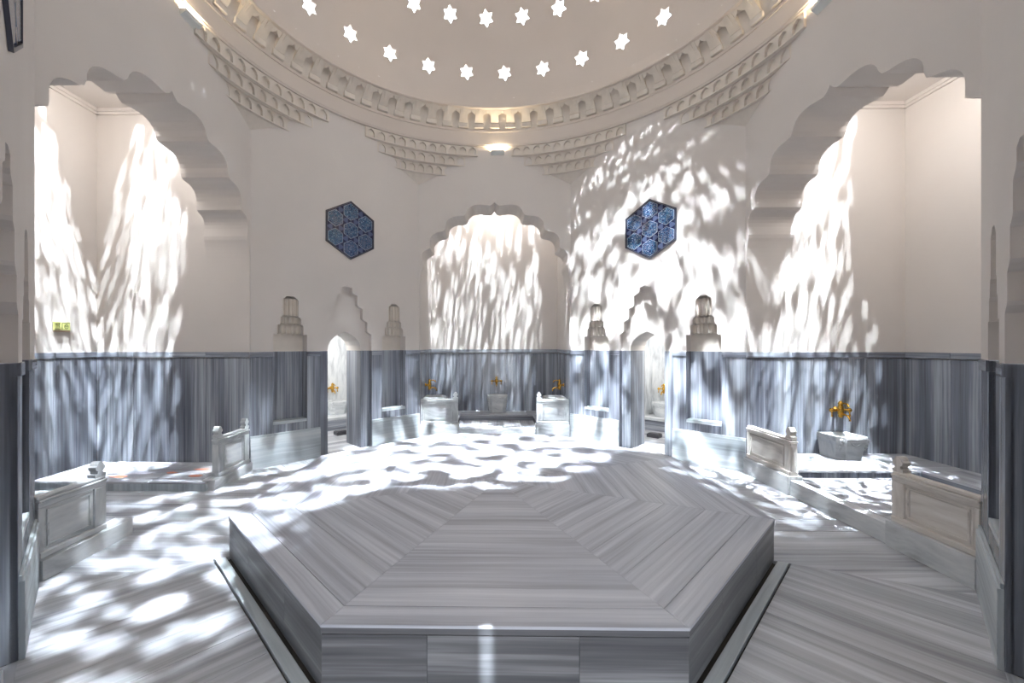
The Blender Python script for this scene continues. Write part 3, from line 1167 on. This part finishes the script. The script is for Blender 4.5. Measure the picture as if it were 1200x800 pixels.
def parapet(phi, u0, u1, n0, z0, h, mats, label, posts, group=None, sill=None, ap=A, fin='knob'):
    """a panelled marble parapet; posts = ends (-1, 1) that carry a carved finial"""
    loc = wl(phi, (u0 + u1) / 2, n0, z0, ap)
    root = tag(empty('parapet', loc, math.radians(phi) - PI / 2), label, 'parapet', group)
    L = u1 - u0
    m = M[mats]
    T = 0.09
    a, c = -L / 2, L / 2
    pl, pr = (0.12 if -1 in posts else 0.05), (0.12 if 1 in posts else 0.05)
    b = MB()
    b.box(a + 0.01, c - 0.01, 0.02, T - 0.02, 0.02, h - 0.02, m, (1, 0, 0))
    b.build('panel', root)
    # frame round the sunk field on both faces
    b = MB()
    b.box(a, c, -0.012, T + 0.012, 0.0, 0.055, m, (1, 0, 0), 0.008)
    b.build('base', root)
    for x0, x1 in ((a, a + pl), (c - pr, c)):
        b = MB()
        b.box(x0, x1, 0, T, 0.056, h - 0.101, m, (0, 0, 1), 0.004)
        b.build('stile', root)
    b = MB()
    b.box(a, c, 0, T, h - 0.10, h - 0.055, m, (1, 0, 0), 0.004)
    b.box(a, c, -0.012, T + 0.012, h - 0.055, h - 0.03, m, (1, 0, 0), 0.006)
    b.box(a, c, 0.004, T - 0.004, h - 0.03, h, m, (1, 0, 0), 0.008)
    b.build('rail', root)
    # inner bead of the sunk field
    b = MB()
    zf0, zf1, xf0, xf1 = 0.085, h - 0.13, a + pl + 0.03, c - pr - 0.03
    for y0, y1 in ((0.008, 0.022), (T - 0.022, T - 0.008)):
        b.box(xf0, xf1, y0, y1, zf0, zf0 + 0.014, m)
        b.box(xf0, xf1, y0, y1, zf1 - 0.014, zf1, m)
        b.box(xf0, xf0 + 0.014, y0, y1, zf0 + 0.0141, zf1 - 0.0141, m)
        b.box(xf1 - 0.014, xf1, y0, y1, zf0 + 0.0141, zf1 - 0.0141, m)
    b.build('bead', root)
    for e in posts:
        b = MB()
        xc = (a + 0.055) if e < 0 else (c - 0.055)
        # scrolled finial: stepped profile extruded through the thickness, broad shoulder, waist and knob
        pr_ = [(-0.055, 0), (0.055, 0), (0.055, 0.03), (0.03, 0.036), (0.026, 0.06), (0.046, 0.075), (0.05, 0.10), (0.034, 0.115), (0.03, 0.13), (0.014, 0.15), (-0.014, 0.15), (-0.03, 0.13), (-0.034, 0.115), (-0.05, 0.10), (-0.046, 0.075), (-0.026, 0.06), (-0.03, 0.036), (-0.055, 0.03)]
        pr_ = [(xc + x, h - 0.002 + z) for x, z in pr_]
        b.plate(pr_, [], 0.006, m)
        b.plate(pr_, [], T - 0.006, m)
        b.ribbon(pr_, 0.006, T - 0.006, m, closed=True)
        b.build('finial', root)
    if sill:
        su0, su1, sz = sill
        s = MB()
        s.box(su0, su1, n0 - 0.05, n0 + 0.14, 0.0, sz, M['white'], (1, 0, 0), 0.004)
        so = s.build('sill', {180: wall_left, 0: wall_right, 90: wall_back}[phi])
    return root


# u on the right side runs towards the camera's left-right reversed: u = -y
parapet(0, -1.59, -0.64, 0.0, 0.252, 0.49, 'old', 'far weathered marble parapet before the right bay, near the back right wall', (1,), sill=(-1.595, -0.62, 0.25))
parapet(0, 0.745, 1.49, 0.0, 0.252, 0.50, 'old', 'large cream aged marble parapet with sunk panel at the right bay, nearest the camera', (-1,), sill=(0.73, 1.5, 0.25))
parapet(180, -1.47, -0.85, 0.0, 0.172, 0.53, 'white', 'white marble parapet with one finial at the left bay, nearest the camera', (1,), sill=(-1.48, -0.60, 0.17))
parapet(180, 0.84, 1.59, 0.0, 0.142, 0.55, 'white', 'white marble parapet with two finials at the far side of the left bay', (-1, 1), sill=(0.70, 1.595, 0.14))
parapet(90, -1.59, -0.79, 0.03, 0.302, 0.53, 'white', 'grey veined marble parapet before the back bay, left of its steps', (1,), sill=(-1.595, -0.77, 0.30))
parapet(90, 0.90, 1.59, 0.03, 0.302, 0.53, 'white', 'grey veined marble parapet before the back bay, right of its steps', (-1,), sill=(0.88, 1.595, 0.30))
# front step of the back bay
b = MB()
b.box(-0.765, 0.875, -0.16, 0.015, 0.0, 0.10, M['white'], (1, 0, 0), 0.004)
b.build('step', wall_back)

# ------------------------------------------------------------------ kurna basins and brass taps


def kurna(loc, rz, w, d, h, label, m='white'):
    """back against the wall at local y=0, front towards -y"""
    root = tag(empty('marble_basin', loc, rz), label, 'basin')
    mm = M[m]
    b = MB()

    def ol(k, hw, dd, ch):
        return [(-hw, 0), (-hw, -dd + ch), (-hw + ch, -dd), (hw - ch, -dd), (hw, -dd + ch), (hw, 0)]
    levels = [(0.0, 0.40, 0.86), (0.10, 0.42, 0.88), (0.62, 0.46, 0.94), (0.80, 0.50, 1.0), (1.0, 0.50, 1.0)]
    rows = []
    for t, kw, kd in levels:
        rows.append([(x, y, t * h) for x, y in ol(0, kw * w, kd * d, 0.18 * w)])
    for r0, r1 in zip(rows, rows[1:]):
        for i in range(6):
            j = (i + 1) % 6
            b.poly([r0[i], r0[j], r1[j], r1[i]], mm, (1, 0, 0))
    b.poly(rows[0][::-1], mm)
    bowl = [(0.36 * w * math.cos(2 * PI * i / 20), -0.5 * d + 0.38 * d * math.sin(2 * PI * i / 20)) for i in range(20)]
    b.plate(ol(0, 0.5 * w, d, 0.18 * w), [bowl], h, mm, (1, 0, 0), axis='z')
    b.build('body', root)
    b = MB()
    b.lathe([(0.36 * w, h), (0.34 * w, h - 0.06), (0.27 * w, h - 0.13), (0.14 * w, h - 0.17), (0.001, h - 0.18)], mm, (0, -0.5 * d, 0), 20, 1.0, 0.38 * d / (0.36 * w))
    b.build('bowl', root)
    b = MB()
    # carved volutes on the two front corners and a hanging drop in the middle
    for s in (-1, 1):
        for k, (zz, r) in enumerate(((0.86, 0.026), (0.72, 0.022), (0.58, 0.018), (0.45, 0.014))):
            b.lathe([(0.001, -r * 1.2), (r * 0.8, -r * 0.8), (r, 0), (r * 0.8, r * 0.8), (0.001, r * 1.2)], mm, (s * 0.40 * w, -0.93 * d + 0.015 * k, zz * h), 8)
    b.tube([(-0.3 * w, -d * 1.0, 0.93 * h), (0, -d * 1.01, 0.93 * h), (0.3 * w, -d * 1.0, 0.93 * h)], 0.012, mm, 6)
    b.tube([(-0.22 * w, -d * 0.98, 0.85 * h), (-0.1 * w, -d * 0.975, 0.70 * h), (0, -d * 0.96, 0.62 * h), (0.1 * w, -d * 0.975, 0.70 * h), (0.22 * w, -d * 0.98, 0.85 * h)], 0.010, mm, 6)
    b.build('carving', root)
    return root


tap0 = None


def tap(loc, rz, label, s=1.0):
    """brass mixer fixed to a wall at local y=0, spout towards -y"""
    global tap0
    if tap0 is None:
        root = empty('wall_tap', loc, rz)
        G = M['gold']
        b = MB()
        b.lathe([(0.001, -0.085), (0.018, -0.083), (0.024, -0.07), (0.02, -0.055), (0.028, -0.04), (0.03, 0.0), (0.028, 0.04), (0.02, 0.055), (0.026, 0.07), (0.022, 0.085), (0.012, 0.10), (0.001, 0.104)], G, (0, -0.075, 0), 14)
        b.tube([(0, 0, 0), (0, -0.012, 0), (0, -0.014, 0), (0, -0.06, 0)], [0.032, 0.03, 0.014, 0.014], G, 12)
        b.build('body', root)
        for e in (-1, 1):
            b = MB()
            b.tube([(e * 0.02, -0.075, 0), (e * 0.075, -0.075, 0), (e * 0.08, -0.075, 0), (e * 0.11, -0.075, 0), (e * 0.125, -0.075, 0)], [0.013, 0.011, 0.02, 0.024, 0.008], G, 10)
            hd = b.build('handle', root)
            b = MB()
            b.tube([(e * 0.098, -0.075, -0.006), (e * 0.1, -0.08, -0.05), (e * 0.1, -0.082, -0.075)], [0.008, 0.007, 0.011], G, 8)
            b.build('lever', hd)
        b = MB()
        b.tube([(0, -0.09, -0.055), (0, -0.13, -0.045), (0, -0.17, -0.05), (0, -0.195, -0.075), (0, -0.20, -0.105)], [0.013, 0.012, 0.012, 0.012, 0.014], G, 10)
        b.build('spout', root)
        b = MB()
        b.tube([(0, -0.085, 0.075), (0, -0.13, 0.085), (0, -0.17, 0.075), (0, -0.185, 0.05)], [0.009, 0.009, 0.009, 0.012], G, 8)
        b.build('diverter', root)
        tap0 = root
    else:
        root = copy_tree(tap0, loc, rz)
    root.scale = (s, s, s)
    return tag(root, label, 'tap')


# right bay: against its far side wall (world y = 1.60), facing the camera
kurna((5.22, 1.575, 0.305), 0.0, 0.46, 0.44, 0.345, 'low carved marble basin on the ledge of the right bay')
tap((5.28, 1.59, 1.0), 0.0, 'brass tap above the low basin in the right bay', 1.35)
# back bay
kurna((0.08, A + 1.645, 0.33), 0.0, 0.50, 0.40, 0.42, 'marble basin in the middle of the back bay')
tap((0.06, A + 1.635, 1.09), 0.0, 'brass tap above the middle basin of the back bay', 1.15)
kurna((-1.59, A + 0.62, 0.33), PI / 2, 0.52, 0.46, 0.49, 'marble basin behind the left parapet of the back bay')
tap((-1.585, A + 0.62, 1.08), PI / 2, 'brass tap on the left side wall of the back bay', 1.3)
kurna((1.59, A + 0.62, 0.33), -PI / 2, 0.52, 0.46, 0.49, 'marble basin behind the right parapet of the back bay')
tap((1.585, A + 0.62, 1.08), -PI / 2, 'brass tap on the right side wall of the back bay', 1.3)


def corner_room(phi, tu, label_side, wall, lamp_side):
    rz = math.radians(phi) - PI / 2
    kurna(wl(phi, tu + 0.05, 2.69, 0.30), rz, 0.5, 0.42, 0.33, 'marble basin seen through the pointed doorway, %s' % label_side)
    tap(wl(phi, tu, 2.69, 0.93), rz, 'brass tap seen through the pointed doorway, %s' % label_side, 1.25)
    b = MB()
    b.box(-1.04, 1.29, 2.05, 2.69, 0.002, 0.24, M['wain'], (1, 0, 0), 0.004)
    b.box(-1.04, 1.29, 2.03, 2.69, 0.24, 0.30, M['white'], (1, 0, 0), 0.004)
    b.build('ledge', wall)
    l = bpy.data.lights.new('room_lamp', 'POINT')
    l.energy = 80
    l.shadow_soft_size = 0.15
    l.color = (1, 0.97, 0.93)
    o = bpy.data.objects.new('room_lamp', l)
    COL.objects.link(o)
    o.location = wl(phi, lamp_side * 0.9, 1.3, 2.6)


corner_room(135, 0.87, 'left of the back bay', bl, -0.2)
corner_room(45, -0.72, 'right of the back bay', br, 0.2)
b = MB()
b.box(0.46, 0.72, 1.42, 1.62, 0.0, 0.075, M['dark'], ch=0.006)
b.box(0.48, 0.70, 1.44, 1.60, 0.075, 0.09, M['dark'], ch=0.004)
foot = b.build('stone_block')
foot.location, foot.rotation_euler = wall_frame(135)[0], (0, 0, wall_frame(135)[1])
tag(foot, 'small dark stone block on the floor inside the left pointed doorway', 'block')
foot2 = foot.copy()
COL.objects.link(foot2)
foot2.location, foot2.rotation_euler = wl(45, -1.03, -0.1), (0, 0, wall_frame(45)[1])
tag(foot2, 'small dark stone block on the floor inside the right pointed doorway', 'block')

# ------------------------------------------------------------------ hexagonal tile panels


def hexpts(r, rot=PI / 2):
    return [(r * math.cos(rot + PI / 3 * i), r * math.sin(rot + PI / 3 * i)) for i in range(6)]


def tile_panel(phi, u, z, label, ap=A):
    a = 0.172
    R = 3 * a
    rz = math.radians(phi) - PI / 2
    root = tag(empty('tile_panel', wl(phi, u, -0.001, z, ap), rz), label, 'tile panel', 'hexagonal tile panels')
    b = MB()
    b.plate(hexpts(R + 0.012), [], -0.008, M['navy'])
    b.ribbon(hexpts(R + 0.012), -0.008, 0.0, M['navy'], closed=True)
    b.build('backing', root)
    b = MB()
    o1, i1 = hexpts(R + 0.034), hexpts(R + 0.006)
    b.plate(o1, [i1], -0.022, M['tileborder'])
    b.ribbon(o1, -0.022, 0.0, M['tileborder'], closed=True)
    b.ribbon(i1, -0.022, 0.0, M['tileborder'], closed=True)
    b.build('border', root)
    cs = [(0, 0)] + [(2 * a * math.cos(PI / 2 + PI / 3 * i), 2 * a * math.sin(PI / 2 + PI / 3 * i)) for i in range(6)]

    def piece(pts, m, nm):
        b = MB()
        b.plate(pts, [], -0.016, m, (1, 0, 0))
        b.ribbon(pts, -0.016, -0.008, m, closed=True)
        return b.build(nm, root)
    for i, c in enumerate(cs):
        t = piece([(c[0] + x, c[1] + y) for x, y in hexpts(a - 0.0173)], M['tile'], 'tile')
        b = MB()                                   # thin white-painted rim and a small rosette of each tile
        po, pi = [[(c[0] + x, c[1] + y) for x, y in hexpts(q)] for q in (a - 0.012, a - 0.0175)]
        b.plate(po, [pi], -0.0165, M['tileline'])
        b.ribbon(po, -0.0165, -0.008, M['tileline'], closed=True)
        b.build('rim', t)
    for i in range(6):
        th = i * PI / 3
        for rad, flip in ((a / math.cos(PI / 6) , 0), (a * 2.3094, 1)):
            cx, cy = rad * math.cos(th), rad * math.sin(th)
            # triangles between the hexagons
            rot = th + (PI if flip == 0 else 0)
            rr_ = a / math.sqrt(3) - 0.02
            piece([(cx + rr_ * math.cos(rot + 2 * PI * k / 3), cy + rr_ * math.sin(rot + 2 * PI * k / 3)) for k in range(3)], M['tiletri'], 'triangle_tile')
    return root


tile_panel(135, 0.07, 4.15, 'blue and white hexagonal tile panel above the left pointed doorway')
tile_panel(45, 0.10, 4.12, 'blue and white hexagonal tile panel above the right doorway, amid the sun spots')
tile_panel(225, 0.0, 4.15, 'hexagonal tile panel cut by the left edge, on the wall beside the camera', ap=3.83)

# ------------------------------------------------------------------ lamps under the cornice


def cornice_lamp(phi, u, z, label, n=0.0, power=16.0, group='lamps under the cornice', rz_off=0.0, ap=A):
    rz = math.radians(phi) - PI / 2 + rz_off
    root = tag(empty('uplight', wl(phi, u, n, z, ap), rz), label, 'wall lamp', group)
    b = MB()
    # wedge housing, open at the top
    prof = [(0.0, -0.05), (-0.075, 0.0), (-0.085, 0.035), (-0.078, 0.035), (-0.066, 0.004), (0.0, -0.035)]
    for x0, x1 in ((-0.14, 0.14),):
        for i in range(len(prof) - 1):
            (y0, z0), (y1, z1) = prof[i], prof[i + 1]
            b.poly([(x0, y0, z0), (x1, y0, z0), (x1, y1, z1), (x0, y1, z1)], M['lampgrey'])
        for x in (x0, x1):
            b.poly([(x, 0, -0.05), (x, -0.075, 0), (x, -0.085, 0.035), (x, 0, 0.035)], M['lampgrey'])
    b.build('housing', root)
    b = MB()
    b.tube([(-0.11, -0.035, 0.012), (0.11, -0.035, 0.012)], 0.012, M['glow'], 8)
    b.build('tube', root)
    l = bpy.data.lights.new('uplight_lamp', 'AREA')
    l.shape = 'RECTANGLE'
    l.size, l.size_y = 0.24, 0.05
    l.energy = power
    l.color = (1.0, 0.80, 0.52)
    o = bpy.data.objects.new('uplight_lamp', l)
    COL.objects.link(o)
    o.parent = root
    o.location = (0, -0.045, 0.03)
    o.rotation_euler = (PI, 0, 0)
    return root


cornice_lamp(90, 0.06, 6.10, 'small grey uplight under the cornice above the back arch', power=12)
cornice_lamp(180, 0.26, 6.12, 'small grey uplight under the cornice above the left arch', power=12)
cornice_lamp(0, -0.05, 6.08, 'small grey uplight under the cornice above the right arch', power=12)
# lamps on the inner face of each arch wall, lighting the bays
for phi, pw, nm in ((180, 48, 'left'), (0, 52, 'right'), (90, 26, 'back')):
    l = bpy.data.lights.new('bay_lamp', 'POINT')
    l.energy = pw
    l.shadow_soft_size = 0.12
    l.color = (1.0, 0.97, 0.93)
    o = bpy.data.objects.new('bay_lamp', l)
    COL.objects.link(o)
    o.location = wl(phi, 0.0, 0.88, 5.42)

# ------------------------------------------------------------------ sign and inlays of the left bay
sg = tag(empty('wall_sign', wl(180, 1.045, 2.462, 2.27), math.radians(180) - PI / 2), 'small yellow-green sign with two symbols on the wall of the left bay', 'sign')
b = MB()
b.box(-0.115, 0.115, -0.02, 0, -0.055, 0.062, M['sign'], ch=0.003)
b.build('plate', sg)
b = MB()
b.box(-0.112, 0.115, -0.016, 0, -0.085, -0.056, M['signshade'], ch=0.002)  # shadow under the sign, built as a brown strip
b.build('shadow_strip', sg)
b = MB()
I = M['signink']
for (x0, x1, z0, z1) in ((-0.045, -0.036, -0.02, 0.045), (-0.085, -0.046, 0.012, 0.018), (-0.105, -0.03, -0.043, -0.036), (-0.09, -0.085, 0.012, 0.04), (-0.108, -0.03, 0.047, 0.052), (0.0, 0.108, 0.047, 0.054), (-0.005, 0.001, -0.045, 0.046)):
    b.box(x0, x1, -0.023, -0.0195, z0, z1, I)
rg = [(0.057 + 0.032 * math.cos(2 * PI * i / 20), -0.004 + 0.032 * math.sin(2 * PI * i / 20)) for i in range(20)]
rg2 = [(0.057 + 0.025 * math.cos(2 * PI * i / 20), -0.004 + 0.025 * math.sin(2 * PI * i / 20)) for i in range(20)]
b.plate(rg, [rg2], -0.0225, I)
b.box(0.042, 0.049, -0.023, -0.0195, -0.008, 0.012, I)
b.box(0.066, 0.074, -0.023, -0.0195, -0.008, 0.010, I)
b.build('symbols', sg)

inl = [((-4.30, 0.93, 0.12, 0.055), 'orange'), ((-4.18, 1.06, 0.12, 0.05), 'darkinlay'), ((-4.42, 1.22, 0.14, 0.05), 'orange'), ((-5.35, 0.86, 0.15, 0.06), 'orange'), ((-5.0, 1.18, 0.2, 0.05), 'darkinlay'), ((-5.15, 1.0, 0.2, 0.05), 'darkinlay'), ((-4.75, 1.06, 0.08, 0.04), 'orange'), ((-4.62, 1.2, 0.14, 0.035), 'darkinlay'), ((-4.6, 0.78, 0.3, 0.035), 'darkinlay'), ((-5.55, 1.0, 0.12, 0.05), 'darkinlay')]
for (x, y, hx, hy), mm in inl:
    rr = random.Random(int(x * 100))
    b = MB()
    pts = []
    for i in range(7):
        t = 2 * PI * i / 7
        k = rr.uniform(0.75, 1.2)
        pts.append((x + hx * k * math.cos(t), y + hy * k * math.sin(t)))
    b.prism(pts, 0.12, 0.1325, M[mm], (1, 0, 0), 0.0008)
    o = b.build('inlay_stone', wall_left)
    loc, rz = wall_frame(180)
    mw = Matrix.Translation(loc) @ Matrix.Rotation(rz, 4, 'Z')
    o.matrix_local = mw.inverted()
